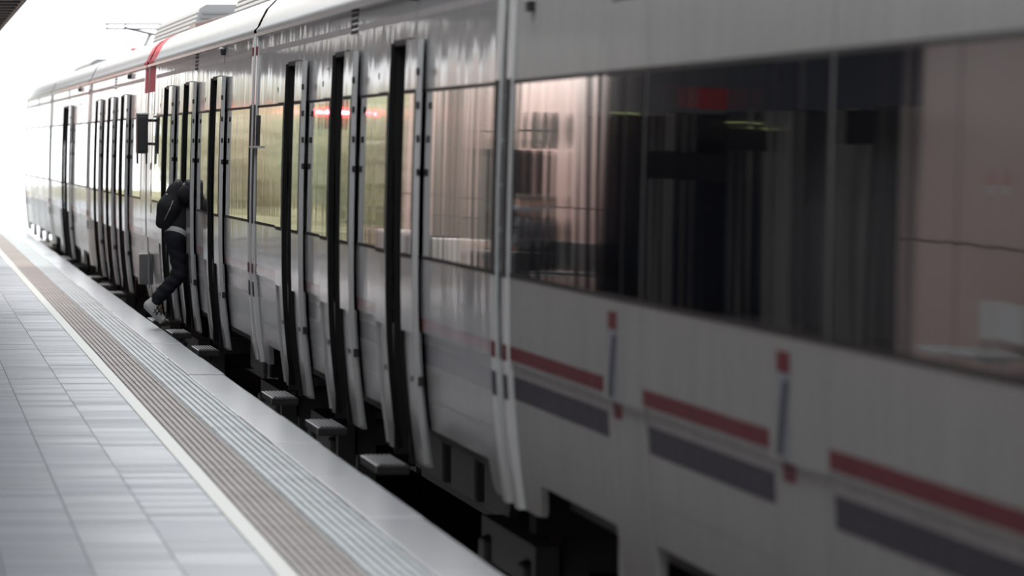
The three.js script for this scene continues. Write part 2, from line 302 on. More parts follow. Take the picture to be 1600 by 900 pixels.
{
  const W = 0.36, G = 0.004, geos = [];
  const geo = new THREE.BoxGeometry(W - G, 0.045, W - G); geo.translate(0, -0.0225, 0);
  const all = [];
  for (let c = 0; c < 10; c++) for (let d = 24; d < 175; d += W) {
    const x = 1.476 - W * (c + 0.5), s = d + (c % 2) * W / 2; if (c > 4 && s > 90) continue;
    const tx = (rnd() - 0.5) * 0.008, tz = (rnd() - 0.5) * 0.003, h = (rnd() - 0.5) * 0.0015, m = Math.floor(rnd() * 5), inView = x + W / 2 > 0.0125 * s && s > 30;
    all.push({ x, s, tx, tz, h, m, inView });
  }
  const seen = all.filter((t) => t.inView).sort((a, b) => a.s - b.s), own = new Set(seen.slice(0, 295)), rest = [[], [], [], [], []];
  for (const t of all) {
    if (own.has(t)) { const o = part('tile', geo, M.tile[t.m], floor); o.position.set(t.x, t.h, -t.s); o.rotation.set(t.tx, 0, t.tz); }
    else { const g = geo.clone(); g.rotateX(t.tx); g.rotateZ(t.tz); g.translate(t.x, t.h, -t.s); rest[t.m].push(g); }
  }
  rest.forEach((r, k) => tag(part('far_tiles', mergeGeometries(r), M.tile[k], floor), null, null, null, 'stuff'));
  part('paving', box(-2.2, 1.476, -0.03, -0.002, -175, -FAR), M.tile[2], floor);
  part('paving', box(-2.2, 1.476, -0.03, -0.002, -NEAR, -24), M.tile[2], floor);
  part('pale_line', rbox(1.478, 1.563, -0.05, 0.001, -NEAR, -FAR, 0.003), M.pale, floor);
  // ribbed warning slabs
  const ribbed = (x0, x1, n, m, name) => {
    const LEN = 0.6, sh = new THREE.Shape(), w = (x1 - x0 - 0.004) / n; sh.moveTo(0, -0.05); sh.lineTo(0, -0.006);
    for (let k = 0; k < n; k++) { const a = k * w; sh.lineTo(a + w * 0.14, -0.006); sh.lineTo(a + w * 0.28, 0.002); sh.lineTo(a + w * 0.78, 0.002); sh.lineTo(a + w * 0.92, -0.006); }
    sh.lineTo(n * w, -0.006); sh.lineTo(n * w, -0.05);
    const g1 = new THREE.ExtrudeGeometry(sh, { depth: LEN - 0.003, bevelEnabled: false }), strip = part(name, box(x0, x1, -0.06, -0.048, -NEAR, -FAR), M.concrete, floor);
    for (let d = 26; d < 146; d += LEN) { const o = part('slab', g1, m[Math.floor(rnd() * m.length)], strip); o.position.set(x0 + 0.002 + (rnd() - 0.5) * 0.002, (rnd() - 0.5) * 0.002, -(d + LEN)); o.rotation.x = (rnd() - 0.5) * 0.003; }
    const g2 = new THREE.ExtrudeGeometry(sh, { depth: FAR - 146, bevelEnabled: false }); const o = part('slab', g2, m[0], strip); o.position.set(x0, 0, -FAR);
  };
  const tone = (m, k) => { const c = m.clone(); c.color.multiplyScalar(k); return c; };
  ribbed(1.565, 1.84, 7, [M.brownRib, tone(M.brownRib, 1.07), tone(M.brownRib, 0.94)], 'brown_ribbed_strip');
  ribbed(1.842, 2.102, 6, [M.blueRib, tone(M.blueRib, 1.06), tone(M.blueRib, 0.93)], 'pale_blue_ribbed_strip');
  for (let d = 22.0, k = 0; d < 150; d += 4.4, k++) { const o = part('coping_slab', rbox(2.106, EDGE, -0.16, 0, -0, -4.392, 0.012), k % 2 ? M.coping : tone(M.coping, 0.94), floor); o.position.set(0, (rnd() - 0.5) * 0.002, -d); o.rotation.z = (rnd() - 0.5) * 0.004; }
  part('coping_slab', rbox(2.106, EDGE, -0.16, 0, -150, -FAR, 0.012), M.coping, floor);
}
// track bed
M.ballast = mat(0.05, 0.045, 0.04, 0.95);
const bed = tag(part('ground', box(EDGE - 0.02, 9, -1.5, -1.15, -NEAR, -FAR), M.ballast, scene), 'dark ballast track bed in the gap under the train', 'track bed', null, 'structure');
for (const x of [3.55, 5.0]) tag(part('rail', box(x, x + 0.07, -1.15, -0.96, -NEAR, -FAR), M.darkMetal, scene), x < 4 ? 'steel running rail on the platform side under the train' : 'steel running rail on the far side under the train', 'rail', 'rails under the train', null).rotation.y = 0;
const wallRight = tag(part('wall_right', box(6.6, 6.9, -1.2, 1.6, -NEAR, -FAR), M.concrete, scene), 'low concrete wall behind the train', 'wall', null, 'structure');
// canopy over the platform
M.canopy = mat(0.085, 0.072, 0.065, 0.6);
M.beam = mat(0.045, 0.04, 0.038, 0.6);
const CAN_END = 150, CANY = 3.38;
const canopy = base('ceiling', [0, 0, 0]); tag(canopy, 'brown slatted canopy over the platform', 'canopy', null, 'structure');
part('deck', box(-2.6, 1.4, CANY + 0.02, CANY + 0.14, -NEAR, -CAN_END), M.canopy, canopy);
part('fascia', rbox(1.36, 1.41, CANY - 0.03, CANY + 0.22, -NEAR, -CAN_END, 0.01), M.canopy, canopy);
for (let d = -10; d < CAN_END; d += 2) part('beam', box(-2.5, 1.38, CANY - 0.02, CANY + 0.03, -d, -(d + 0.5)), M.beam, canopy);

// ------------------------------------------------------------------ the far side of the platform, which the windows and the paint mirror
const WALL = 4.7;                                  // distance of the platform's back wall from the train's side
const acrossX = (l, d) => X0 - DELTA * d - l;      // x of a point l metres from the train's side at distance d
M.pink = [0.95, 1, 1.06].map((k) => mat(0.50 * k, 0.345 * k, 0.31 * k, 0.45));
M.joint = mat(0.05, 0.04, 0.04, 0.8);
M.shop = mat(0.018, 0.022, 0.035, 0.85, { specularIntensity: 0.3 });
M.pillar = mat(0.30, 0.27, 0.25, 0.5);
M.lampBody = mat(0.3, 0.3, 0.3, 0.5);
M.lampGlow = new THREE.MeshStandardMaterial({ color: 0x000000, emissive: new THREE.Color().setRGB(1, 0.97, 0.92), emissiveIntensity: 2.6 });
const wallRun = (d0, d1) => {
  const w = base('wall_left', [acrossX(WALL, d0), 0, -d0]); w.rotation.y = Math.asin(DELTA);
  tag(w, d0 < 50 ? 'salmon panelled back wall of the platform nearest the camera' : 'bright salmon panelled back wall of the platform beyond the dark shop front', 'wall', null, 'structure');
  part('backing', box(-0.25, -0.03, -0.05, 3.12, 0, -(d1 - d0)), M.joint, w);
  for (let d = 0; d < d1 - d0 - 0.1; d += 2.2) for (const [y0, y1] of [[0, 1.205], [1.22, 3.1]]) part('panel', rbox(-0.03, 0, y0, y1, -(d + 0.008), -Math.min(d + 2.19, d1 - d0), 0.004), M.pink[Math.floor(rnd() * 3)], w);
};
wallRun(-12, 56.5); wallRun(82, 110);
{
  const w = base('wall_shop', [acrossX(WALL, 56.5), 0, -56.5]); w.rotation.y = Math.asin(DELTA);
  tag(w, 'dark recessed shop front set between the salmon walls of the platform', 'shop front', null, 'structure');
  const l = 25.5;
  part('back_panel', box(-1.8, -1.7, -0.4, 3.2, 0, -l), M.shop, w); part('shop_floor', box(-1.8, -0.02, -0.09, -0.001, 0, -l), M.shop, w); part('side_panel', box(-1.8, 0, 0, 3.2, 0, -0.08), M.shop, w); part('side_panel', box(-1.8, 0, 0, 3.2, -l + 0.08, -l), M.shop, w);
  part('fascia', box(-0.12, 0.02, 2.3, 3.3, 0, -l), M.shop, w); part('ceiling_panel', box(-1.8, 0, 3.18, 3.26, 0, -l), M.shop, w); part('plinth', box(-0.1, 0, 0, 0.14, 0, -l), M.shop, w);
  for (const d of [0.3, 2.6, 4.4, 7.4, 9.2, 17.0]) part('mullion', rbox(-0.06, 0.05, 0, 2.3, -d, -(d + 0.16), 0.02), M.pillar, w);
}
for (let k = 0; k < 9; k++) {                      // tube lamps that wash the far stretch of the wall
  const d = 84 + k * 2.9, x = acrossX(2.7, d), g = base('tube_lamp', [x, CANY - 0.02, -d]);
  tag(g, ['first', 'second', 'third', 'fourth', 'fifth', 'sixth', 'seventh', 'eighth', 'ninth'][k] + ' tube lamp from the shop front, under the canopy', 'lamp', 'tube lamps along the salmon wall');
  part('housing', rbox(-0.09, 0.09, -0.05, 0, 0, -2.4, 0.01), M.lampBody, g); part('lamp_tube', rbox(-0.05, 0.05, -0.1, -0.05, -0.05, -2.35, 0.02), M.lampGlow, g);
  const r = new THREE.RectAreaLight(new THREE.Color().setRGB(1, 0.95, 0.9), 130, 2.3, 0.12); r.position.set(x - 0.02, CANY - 0.14, -d - 1.2); r.lookAt(x - 2, CANY - 1.9, -d - 1.2); r.name = 'tube_lamp_light'; scene.add(r);
}
// ground and trees beyond the wall
M.lawn = mat(0.17, 0.16, 0.07, 0.9);
tag(part('ground_beyond_platform', box(-60, -2.25, -0.6, -0.1, -NEAR, -330), M.lawn, scene), 'dry grassy ground behind the platform', 'ground', null, 'structure');
M.leaf = [[0.52, 0.50, 0.33], [0.42, 0.44, 0.29], [0.56, 0.50, 0.37]].map((c) => mat(...c, 0.9, { transmission: 0.45, thickness: 0, side: THREE.DoubleSide }));
M.bark = mat(0.10, 0.075, 0.05, 0.9);
function tree(d, l, h, k) {
  const g = base('roadside_tree', [acrossX(l, d), -0.1, -d]);
  tag(g, ['yellow-green bushy tree', 'green bushy tree', 'golden bushy tree'][k % 3] + ' mirrored in the train, number ' + ['one', 'two', 'three', 'four', 'five', 'six', 'seven', 'eight', 'nine', 'ten', 'eleven', 'twelve', 'thirteen', 'fourteen', 'fifteen'][k] + ' beyond the platform wall', 'tree', 'trees beyond the platform wall');
  part('trunk', [cyl(0.13, [0, 0, 0], [0, h * 0.5, 0], 8, 0.07), cyl(0.06, [0, h * 0.35, 0], [0.5, h * 0.7, 0.4], 6, 0.02), cyl(0.06, [0, h * 0.35, 0], [-0.4, h * 0.7, -0.5], 6, 0.02)], M.bark, g);
  const geos = []; const q = new THREE.Quaternion(), e = new THREE.Euler();
  for (let i = 0; i < 900; i++) {
    const u = rnd() * 6.283, c = rnd() * 2 - 1, r = Math.pow(rnd(), 0.4), sn = Math.sqrt(1 - c * c), leaf = new THREE.PlaneGeometry(0.22 + rnd() * 0.2, 0.3 + rnd() * 0.25);
    q.setFromEuler(e.set(rnd() * 6, rnd() * 6, rnd() * 6)); leaf.applyQuaternion(q);
    const bump = 1 + 0.25 * PN.noise(Math.cos(u) * 2 + k, c * 2, Math.sin(u) * 2);
    leaf.translate(Math.cos(u) * sn * r * 1.9 * bump, h * 0.55 + c * r * h * 0.5 * bump, Math.sin(u) * sn * r * 3.4 * bump); geos.push(leaf);
  }
  tag(part('crown', mergeGeometries(geos), M.leaf[k % 3], g), null, null, null, 'stuff');
}
for (let k = 0; k < 15; k++) tree(122 + k * 10.5 + rnd() * 3, 7.6 + rnd() * 1.8, 3.1 + rnd() * 0.9 + (k > 8 ? 0.5 : 0), k);

// ------------------------------------------------------------------ the six cars
const open = (at) => ({ at, open: true }), shut = (at) => ({ at, open: false });
const J12 = depth(782), J23 = depth(394), J34 = depth(228);
const cars = [];
cars.push(makeCar({ near: 12.2, far: J12 - 0.28, doors: [shut(18.4), shut(24.15), shut(29.9)], logos: true, dull: true, lamp: depth(822), lampY: 2.31, gangway: true, label: 'nearest blurred white railcar with its doors shut and long dark windows' }));
cars.push(makeCar({ near: J12 + 0.16, far: J23 - 0.2, doors: [open(42.6), open(48.2), open(53.8)], vent: 47.4, lamp: 41.9, lampY: 2.5, gangway: true, label: 'second white railcar with three open doorways and pink reflections in its end window' }));
cars.push(makeCar({ near: J23 + 0.2, far: J34 - 0.2, doors: [open(66.1), open(72.0), open(77.0)], vent: 71, lamp: 65.3, lampY: 2.47, redFar: 1.7, label: 'railcar that the passenger boards, its far end banded red' }));
cars.push(makeCar({ near: J34 + 0.2, far: 106.3, doors: [open(90.8), open(96.0), open(101.5)], vent: 95.3, lamp: 89.7, lampY: 2.47, redNear: 1.0, gangway: true, label: 'bright railcar with three open doorways just beyond the red banded cab' }));
cars.push(makeCar({ near: 106.75, far: 130, doors: [shut(111.8), { at: 118.2, open: true, half: 1.8 }, shut(124.4)], vent: 118.5, lamp: 111.9, lampY: 2.47, gangway: true, label: 'washed-out railcar with a single open dark doorway' }));
cars.push(makeCar({ near: 130.45, far: 152, doors: [shut(136), shut(141.3), shut(146.6)], vent: 141, label: 'last washed-out railcar where the train ends' }));


// ------------------------------------------------------------------ cab fittings and roof gear
{
  const { g, P, bx, rb, N } = cars[2];
  const cw = P('cab_window', sheet(N, 81.7, 82.82, 2.03, 2.265, 0.004, 0.004, { waves: 0.4 }), M.glass);
  part('window_bar', sheet(N, 82.2, 82.28, 2.03, 2.265, 0.007, 0.003, { waves: 0 }), M.gasket, cw);
  const mi = P('mirror_housing', [rb(-0.155, -0.03, 1.61, 2.03, 81.95, 82.25, 0.02)], M.greyMetal);
  part('mirror_face', rb(-0.145, -0.045, 1.63, 2.0, 81.93, 81.96, 0.006), M.darkMetal, mi);
  part('mirror_cap', rb(-0.16, -0.02, 2.02, 2.05, 81.92, 82.28, 0.01), M.steel, mi);
  for (const [x0, x1] of [[-0.15, -0.13], [-0.055, -0.035]]) part('mirror_bracket', rb(x0, x1, 1.5, 1.63, 82.05, 82.15, 0.006), M.darkMetal, mi);
  for (const y of [1.7, 1.95]) part('mirror_arm', rb(-0.04, 0.03, y, y + 0.03, 82.05, 82.15, 0.006), M.darkMetal, mi);
  P('red_notice', sheet(N, 81.8, 82.3, 1.44, 1.51, 0.004, 0.003, { waves: 0 }), M.red);
  const eb = P('equipment_locker', rb(-0.12, 0.03, 0.21, 0.54, 82.1, 82.5, 0.012), M.greyMetal);
  part('grab_handle', [cyl(0.012, [-0.02, 0.17, -(82.02 - N)], [-0.02, 0.56, -(82.02 - N)]), cyl(0.01, [-0.02, 0.18, -(82.02 - N)], [-0.02, 0.18, -(82.12 - N)]), cyl(0.01, [-0.02, 0.53, -(82.02 - N)], [-0.02, 0.53, -(82.12 - N)])], M.steel, eb);
  roofUnit(cars[2], 66, 80.6, 0.75, 2.15, 2.9, 3.3, 6);
  // small notices on the cab side
  for (const [y0, y1] of [[1.16, 1.28], [0.98, 1.08]]) P('notice_plate', sheet(N, 81.9, 82.1, y0, y1, 0.003, 0.002, { waves: 0 }), M.greyMetal);
}
{
  const { P, bx, N } = cars[1], s0 = depth(404), s1 = depth(396);
  const h = P('hopper_vent', sheet(N, s0, s1, 1.70, 1.935, 0.007, 0.003, { waves: 0 }), M.rubber);
  part('vent_ledge', bx(-0.03, 0.01, 1.685, 1.70, s0 - 0.05, s1 + 0.05), M.steel, h);
}
{
  const { P, bx, N } = cars[3];
  roofUnit(cars[3], depth(295, -0.75), depth(232, -0.75), 0.75, 2.15, 2.9, 3.36, 7);
  const sh = new THREE.Shape(); sh.moveTo(0.6, 2.9); sh.lineTo(0.6, 3.04); sh.lineTo(1.25, 3.2); sh.lineTo(2.0, 3.2); sh.lineTo(2.0, 2.9);
  const ge = new THREE.ExtrudeGeometry(sh, { depth: 1.6, bevelEnabled: true, bevelSize: 0.012, bevelThickness: 0.012, bevelSegments: 2 }); ge.translate(0, 0, -(86.3 - N));
  P('roof_fairing', ge, M.roofBrown);
}
roofUnit(cars[5], 131, 142, 0.6, 2.2, 2.9, 3.16, 6);
function roofUnit(car, s0, s1, x0, x1, y0, y1, n) { // louvred box with sloping sides
  const { P, N } = car, lean = 0.13, sh = new THREE.Shape();
  sh.moveTo(x0, y0); sh.lineTo(x0 + lean, y1 - 0.05); sh.lineTo(x0 + lean + 0.08, y1); sh.lineTo(x1 - lean - 0.08, y1); sh.lineTo(x1 - lean, y1 - 0.05); sh.lineTo(x1, y0);
  const ge = new THREE.ExtrudeGeometry(sh, { depth: s1 - s0, bevelEnabled: false }); ge.translate(0, 0, -(s1 - N));
  const u = P('roof_unit', ge, M.roofUnit), H = (y1 - 0.08 - y0) / n;
  for (let k = 0; k < n; k++) {                    // slats along the side and across the end
    const y = y0 + 0.02 + k * H, xa = x0 + lean * (y - y0) / (y1 - 0.05 - y0);
    part('side_slat', box(xa - 0.006, xa + 0.02, y, y + H * 0.28, -(s0 + 0.05 - N), -(s1 - 0.05 - N)), M.darkMetal, u);
    part('end_slat', box(xa + 0.05, x1 - (xa - x0) - 0.05, y, y + H * 0.4, -(s0 - 0.02 - N), -(s0 + 0.01 - N)), M.greyMetal, u);
  }
}
{
  const { P, N } = cars[4], z = (s) => -(s - N), pan = P('pantograph', [cyl(0.03, [0.8, 3.05, z(117)], [2.1, 3.05, z(117)]), cyl(0.03, [0.8, 3.05, z(119.4)], [2.1, 3.05, z(119.4)]), cyl(0.03, [0.8, 3.05, z(117)], [0.8, 3.05, z(119.4)]), cyl(0.03, [2.1, 3.05, z(117)], [2.1, 3.05, z(119.4)])], M.insulator);
  for (const [x, s] of [[0.8, 117], [2.1, 117], [0.8, 119.4], [2.1, 119.4]]) part('insulator', new THREE.LatheGeometry([[0.0, 0], [0.07, 0], [0.04, 0.03], [0.07, 0.05], [0.04, 0.08], [0.06, 0.1], [0, 0.12]].map((p) => new THREE.Vector2(...p)), 12).translate(x, 2.93, z(s)), M.insulator, pan);
  part('lower_arm', [cyl(0.03, [1.1, 3.08, z(117.2)], [1.35, 3.42, z(120.6)]), cyl(0.03, [1.8, 3.08, z(117.2)], [1.55, 3.42, z(120.6)])], M.darkMetal, pan);
  part('upper_arm', [cyl(0.022, [1.45, 3.42, z(120.6)], [0.9, 3.5, z(118.6)]), cyl(0.022, [1.45, 3.42, z(120.6)], [2.0, 3.5, z(118.6)])], M.darkMetal, pan);
  part('collector_head', [cyl(0.014, [0.57, 3.56, z(118.4)], [2.33, 3.56, z(118.4)]), cyl(0.014, [0.6, 3.49, z(118.8)], [2.3, 3.49, z(118.8)]), ...[0.62, 0.9, 1.45, 2.0, 2.28].map((x) => cyl(0.01, [x, 3.48, z(118.8)], [x, 3.56, z(118.4)]))], M.darkMetal, pan);
  part('surge_arrester', new THREE.CylinderGeometry(0.05, 0.06, 0.2, 12).translate(0.95, 3.06, z(116)), M.insulator, pan);
}

// ------------------------------------------------------------------ people: smooth bodies from joints and radii
const V = (a) => new THREE.Vector3(...a);
const cap = (a, b, ra, rb) => { const A = V(a), d = V(b).sub(A), l2 = Math.max(d.lengthSq(), 1e-9); return (x, y, z) => { const px = x - A.x, py = y - A.y, pz = z - A.z, t = Math.min(1, Math.max(0, (px * d.x + py * d.y + pz * d.z) / l2)); return Math.hypot(px - d.x * t, py - d.y * t, pz - d.z * t) - (ra + (rb - ra) * t); }; };
const ell = (c, r) => (x, y, z) => { const k = Math.hypot((x - c[0]) / r[0], (y - c[1]) / r[1], (z - c[2]) / r[2]); return (k - 1) * Math.min(...r); };
const smin = (fs, k) => (x, y, z) => { let d = fs[0](x, y, z); for (let i = 1; i < fs.length; i++) { const e = fs[i](x, y, z), h = Math.max(k - Math.abs(d - e), 0) / k; d = Math.min(d, e) - h * h * k * 0.25; } return d; };
const cut = (f, g) => (x, y, z) => Math.max(f(x, y, z), g(x, y, z));
function net(f, lo, hi, cell) {                     // surface nets
  const n = [0, 1, 2].map((i) => Math.ceil((hi[i] - lo[i]) / cell) + 1), [nx, ny, nz] = n, v = new Float32Array(nx * ny * nz), id = (i, j, k) => (k * ny + j) * nx + i;
  const B = 6, reach = B * cell * 0.87 + 0.07;      // blocks that lie clear of the surface are filled with one value
  for (let k = 0; k < nz; k += B) for (let j = 0; j < ny; j += B) for (let i = 0; i < nx; i += B) {
    const mid = f(lo[0] + (i + B / 2) * cell, lo[1] + (j + B / 2) * cell, lo[2] + (k + B / 2) * cell), clear = Math.abs(mid) > reach;
    for (let c = k; c < Math.min(k + B, nz); c++) for (let b = j; b < Math.min(j + B, ny); b++) for (let a = i; a < Math.min(i + B, nx); a++) v[id(a, b, c)] = clear ? mid : f(lo[0] + a * cell, lo[1] + b * cell, lo[2] + c * cell);
  }
  const at = new Int32Array(v.length).fill(-1), pos = [], nor = [], idx = [], E = [[0, 1], [0, 2], [0, 4], [1, 3], [1, 5], [2, 3], [2, 6], [3, 7], [4, 5], [4, 6], [5, 7], [6, 7]];
  for (let k = 0; k < nz - 1; k++) for (let j = 0; j < ny - 1; j++) for (let i = 0; i < nx - 1; i++) {
    const c = []; let m = 0; for (let q = 0; q < 8; q++) { const val = v[id(i + (q & 1), j + ((q >> 1) & 1), k + (q >> 2))]; c.push(val); if (val < 0) m |= 1 << q; }
    if (m === 0 || m === 255) continue;
    let x = 0, y = 0, z = 0, w = 0;
    for (const [a, b] of E) if ((c[a] < 0) !== (c[b] < 0)) { const t = c[a] / (c[a] - c[b]); x += (a & 1) + ((b & 1) - (a & 1)) * t; y += ((a >> 1) & 1) + (((b >> 1) & 1) - ((a >> 1) & 1)) * t; z += (a >> 2) + ((b >> 2) - (a >> 2)) * t; w++; }
    at[id(i, j, k)] = pos.length / 3; pos.push(lo[0] + (i + x / w) * cell, lo[1] + (j + y / w) * cell, lo[2] + (k + z / w) * cell);
  }
  for (let i = 0; i < pos.length; i += 3) { const [x, y, z] = pos.slice(i, i + 3), e = cell * 0.4, g = V([f(x + e, y, z) - f(x - e, y, z), f(x, y + e, z) - f(x, y - e, z), f(x, y, z + e) - f(x, y, z - e)]).normalize(); nor.push(g.x, g.y, g.z); }
  for (let k = 1; k < nz - 1; k++) for (let j = 1; j < ny - 1; j++) for (let i = 1; i < nx - 1; i++) {
    const s0 = v[id(i, j, k)] < 0, quad = (a, b, c, d) => { if (a >= 0 && b >= 0 && c >= 0 && d >= 0) idx.push(a, b, c, a, c, d); };
    if (s0 !== v[id(i + 1, j, k)] < 0) quad(at[id(i, j - 1, k - 1)], at[id(i, j, k - 1)], at[id(i, j, k)], at[id(i, j - 1, k)]);
    if (s0 !== v[id(i, j + 1, k)] < 0) quad(at[id(i - 1, j, k - 1)], at[id(i, j, k - 1)], at[id(i, j, k)], at[id(i - 1, j, k)]);
    if (s0 !== v[id(i, j, k + 1)] < 0) quad(at[id(i - 1, j - 1, k)], at[id(i, j - 1, k)], at[id(i, j, k)], at[id(i - 1, j, k)]);
  }
  const g = new THREE.BufferGeometry(); g.setAttribute('position', new THREE.Float32BufferAttribute(pos, 3)); g.setAttribute('normal', new THREE.Float32BufferAttribute(nor, 3)); g.setIndex(facing(pos, nor, idx));
  g.setAttribute('uv', new THREE.Float32BufferAttribute(pos.flatMap((_, i) => (i % 3 === 0 ? [pos[i] + pos[i + 2], pos[i + 1]] : [])), 2));
  return g;
}
const cloth = (r, g, b) => mat(r, g, b, 0.85, { map: noiseTexture(64, 64, (u, v) => { const k = 0.9 + 0.2 * PN.noise(u * 16, v * 16, 4) + 0.12 * PN.noise(u * 40, v * 9, 2); return [k, k, k]; }, [4, 4]) });
M.skin = mat(0.42, 0.25, 0.18, 0.55); M.hair = mat(0.02, 0.015, 0.012, 0.6);
// joints of one figure: hip, knee, ankle, toe of both legs; shoulders, elbows, wrists; head; all in the figure's own metres
function figure(name, label, J, look, pos, turn, cell = 0.014) {
  const g = base(name, pos); g.rotation.y = turn; tag(g, label, 'person');
  const mid = (a, b, t = 0.5) => a.map((v, i) => v + (b[i] - v) * t), neck = mid(J.sh[0], J.sh[1]), pel = mid(J.hip[0], J.hip[1]), waist = mid(pel, neck, 0.42);
  const up = V(J.head).sub(V(neck)).normalize(), fwd = V(J.face), chin = V(J.head).addScaledVector(up, -0.1);
  const side = new THREE.Vector3().crossVectors(up, fwd).normalize(), H = (u, f, s) => V(J.head).addScaledVector(up, u).addScaledVector(fwd, f).addScaledVector(side, s).toArray();
  const hand = (w, e) => {                          // palm, four fingers and a thumb hanging in line with the forearm
    const d = V(w).sub(V(e)).normalize(), o = fwd.clone().addScaledVector(d, -fwd.dot(d)).normalize(), n = new THREE.Vector3().crossVectors(d, o), at = (a, b, c) => V(w).addScaledVector(d, a).addScaledVector(o, b).addScaledVector(n, c).toArray(), out = [cap(at(0.01, 0, 0), at(0.075, 0, 0), 0.024, 0.03)];
    [-0.03, -0.01, 0.01, 0.03].forEach((b, i) => { const l = [0.055, 0.07, 0.078, 0.07][i]; out.push(cap(at(0.08, b, 0), at(0.08 + l * 0.55, b, 0.006), 0.009, 0.0085), cap(at(0.08 + l * 0.55, b, 0.006), at(0.08 + l, b, 0.025), 0.0085, 0.008)); });
    out.push(cap(at(0.03, 0.03, 0), at(0.07, 0.058, 0.01), 0.011, 0.01), cap(at(0.07, 0.058, 0.01), at(0.1, 0.06, 0.022), 0.01, 0.009)); return out;
  };
  const head = [ell(J.head, [0.085, 0.115, 0.095]), cap(H(-0.05, 0.02, 0), H(-0.09, 0.055, 0), 0.06, 0.04), cap(H(0.01, 0.088, 0), H(-0.035, 0.112, 0), 0.012, 0.018), cap(H(-0.06, 0.09, -0.02), H(-0.06, 0.09, 0.02), 0.014, 0.014), ell(H(-0.01, -0.005, 0.085), [0.02, 0.034, 0.02]), ell(H(-0.01, -0.005, -0.085), [0.02, 0.034, 0.02])];
  const legs = [], arms = [];
  for (const i of [0, 1]) { legs.push(cap(J.hip[i], J.knee[i], 0.088, 0.06), cap(J.knee[i], J.ankle[i], 0.06, 0.042)); arms.push(cap(J.sh[i], J.elbow[i], 0.055, 0.042), cap(J.elbow[i], J.wrist[i], 0.042, 0.03)); }
  const trunk = [cap(J.hip[0], J.hip[1], 0.1, 0.1), cap(pel, waist, 0.115, 0.11), cap(waist, mid(waist, neck, 0.75), 0.115, 0.13), cap(J.sh[0], J.sh[1], 0.065, 0.065)];
  const feet = [0, 1].map((i) => cap(J.ankle[i], J.toe[i], 0.04, 0.032));
  const pts = [...J.hip, ...J.knee, ...J.ankle, ...J.toe, ...J.sh, ...J.elbow, ...J.wrist, J.head], lo = [0, 1, 2].map((i) => Math.min(...pts.map((p) => p[i])) - 0.24), hi = [0, 1, 2].map((i) => Math.max(...pts.map((p) => p[i])) + 0.24);
  const shrink = (fs) => fs.map((f) => (x, y, z) => f(x, y, z) + 0.012);
  const body = part('body', net(smin([...shrink([...trunk, ...legs, ...arms, ...feet]), cap(neck, chin.toArray(), 0.055, 0.05), ...head, ...hand(J.wrist[0], J.elbow[0]), ...hand(J.wrist[1], J.elbow[1])], 0.02), lo, hi, cell > 0.015 ? 0.014 : 0.01), M.skin, g);
  for (const s of [-1, 1]) part('eye', new THREE.SphereGeometry(0.011, 10, 8).translate(...H(0.005, 0.083, s * 0.032)), look.hair ?? M.hair, body);
  part('hair', net(cut(ell(H(0.018, -0.012, 0), [0.1, 0.118, 0.108]), (x, y, z) => -(V([x, y, z]).sub(V(J.head)).dot(up) - 0.03 + V([x, y, z]).sub(V(J.head)).dot(fwd) * -0.9)), lo, hi, 0.013), look.hair ?? M.hair, g);
  part('trousers', net(smin([cap(J.hip[0], J.hip[1], 0.105, 0.105), cap(pel, mid(pel, waist, 0.5), 0.12, 0.118), ...[...legs, ...[0, 1].map((i) => cap(J.knee[i], mid(J.knee[i], J.ankle[i], 1.1), 0.06, 0.05))].map((f) => (x, y, z) => f(x, y, z) - 0.006 - 0.004 * Math.sin(y * 70 + x * 30))], 0.035), lo, hi, cell), look.trousers, g);
  if (look.shirt) part('shirt_hem', net(smin([cap(mid(pel, waist, 0.3), mid(pel, waist, 0.6), 0.124, 0.122), cap(mid(J.hip[0], waist, 0.33), mid(J.hip[1], waist, 0.33), 0.118, 0.118)], 0.03), lo, hi, cell), look.shirt, g);
  part('jacket', net(smin([cap(mid(pel, waist, look.long ? -0.3 : 0.32), waist, 0.134, 0.132), cap(waist, mid(waist, neck, 0.78), 0.132, 0.142), cap(mid(J.hip[0], waist, 0.5), mid(J.hip[1], waist, 0.5), 0.124, 0.124), cap(J.sh[0], J.sh[1], 0.075, 0.075), ...arms.map((f) => (x, y, z) => f(x, y, z) - 0.014 - 0.004 * Math.sin(y * 60 + z * 40)), cap(neck, mid(neck, chin.toArray(), 0.4), 0.075, 0.066)], 0.05), lo, hi, cell), look.jacket, g);
  for (const i of [0, 1]) {
    const d = V(J.toe[i]).sub(V(J.ankle[i])).normalize(), heel = J.heel?.[i] ?? [J.ankle[i][0] - fwd.x * 0.05, J.ankle[i][1] - 0.05, J.ankle[i][2] - fwd.z * 0.05];
    const shoe = part('shoe', net(smin([cap(heel, J.toe[i], 0.044, 0.038), cap(mid(J.ankle[i], heel, 0.3), mid(heel, J.toe[i], 0.45), 0.044, 0.044), cap(mid(J.ankle[i], heel, 0.3), heel, 0.044, 0.046)], 0.03), lo, hi, 0.01), look.shoe, g);
    if (look.detail && i === 0) look.detail(shoe, heel, J.toe[i], J.ankle[i]);
  }
  return g;
}

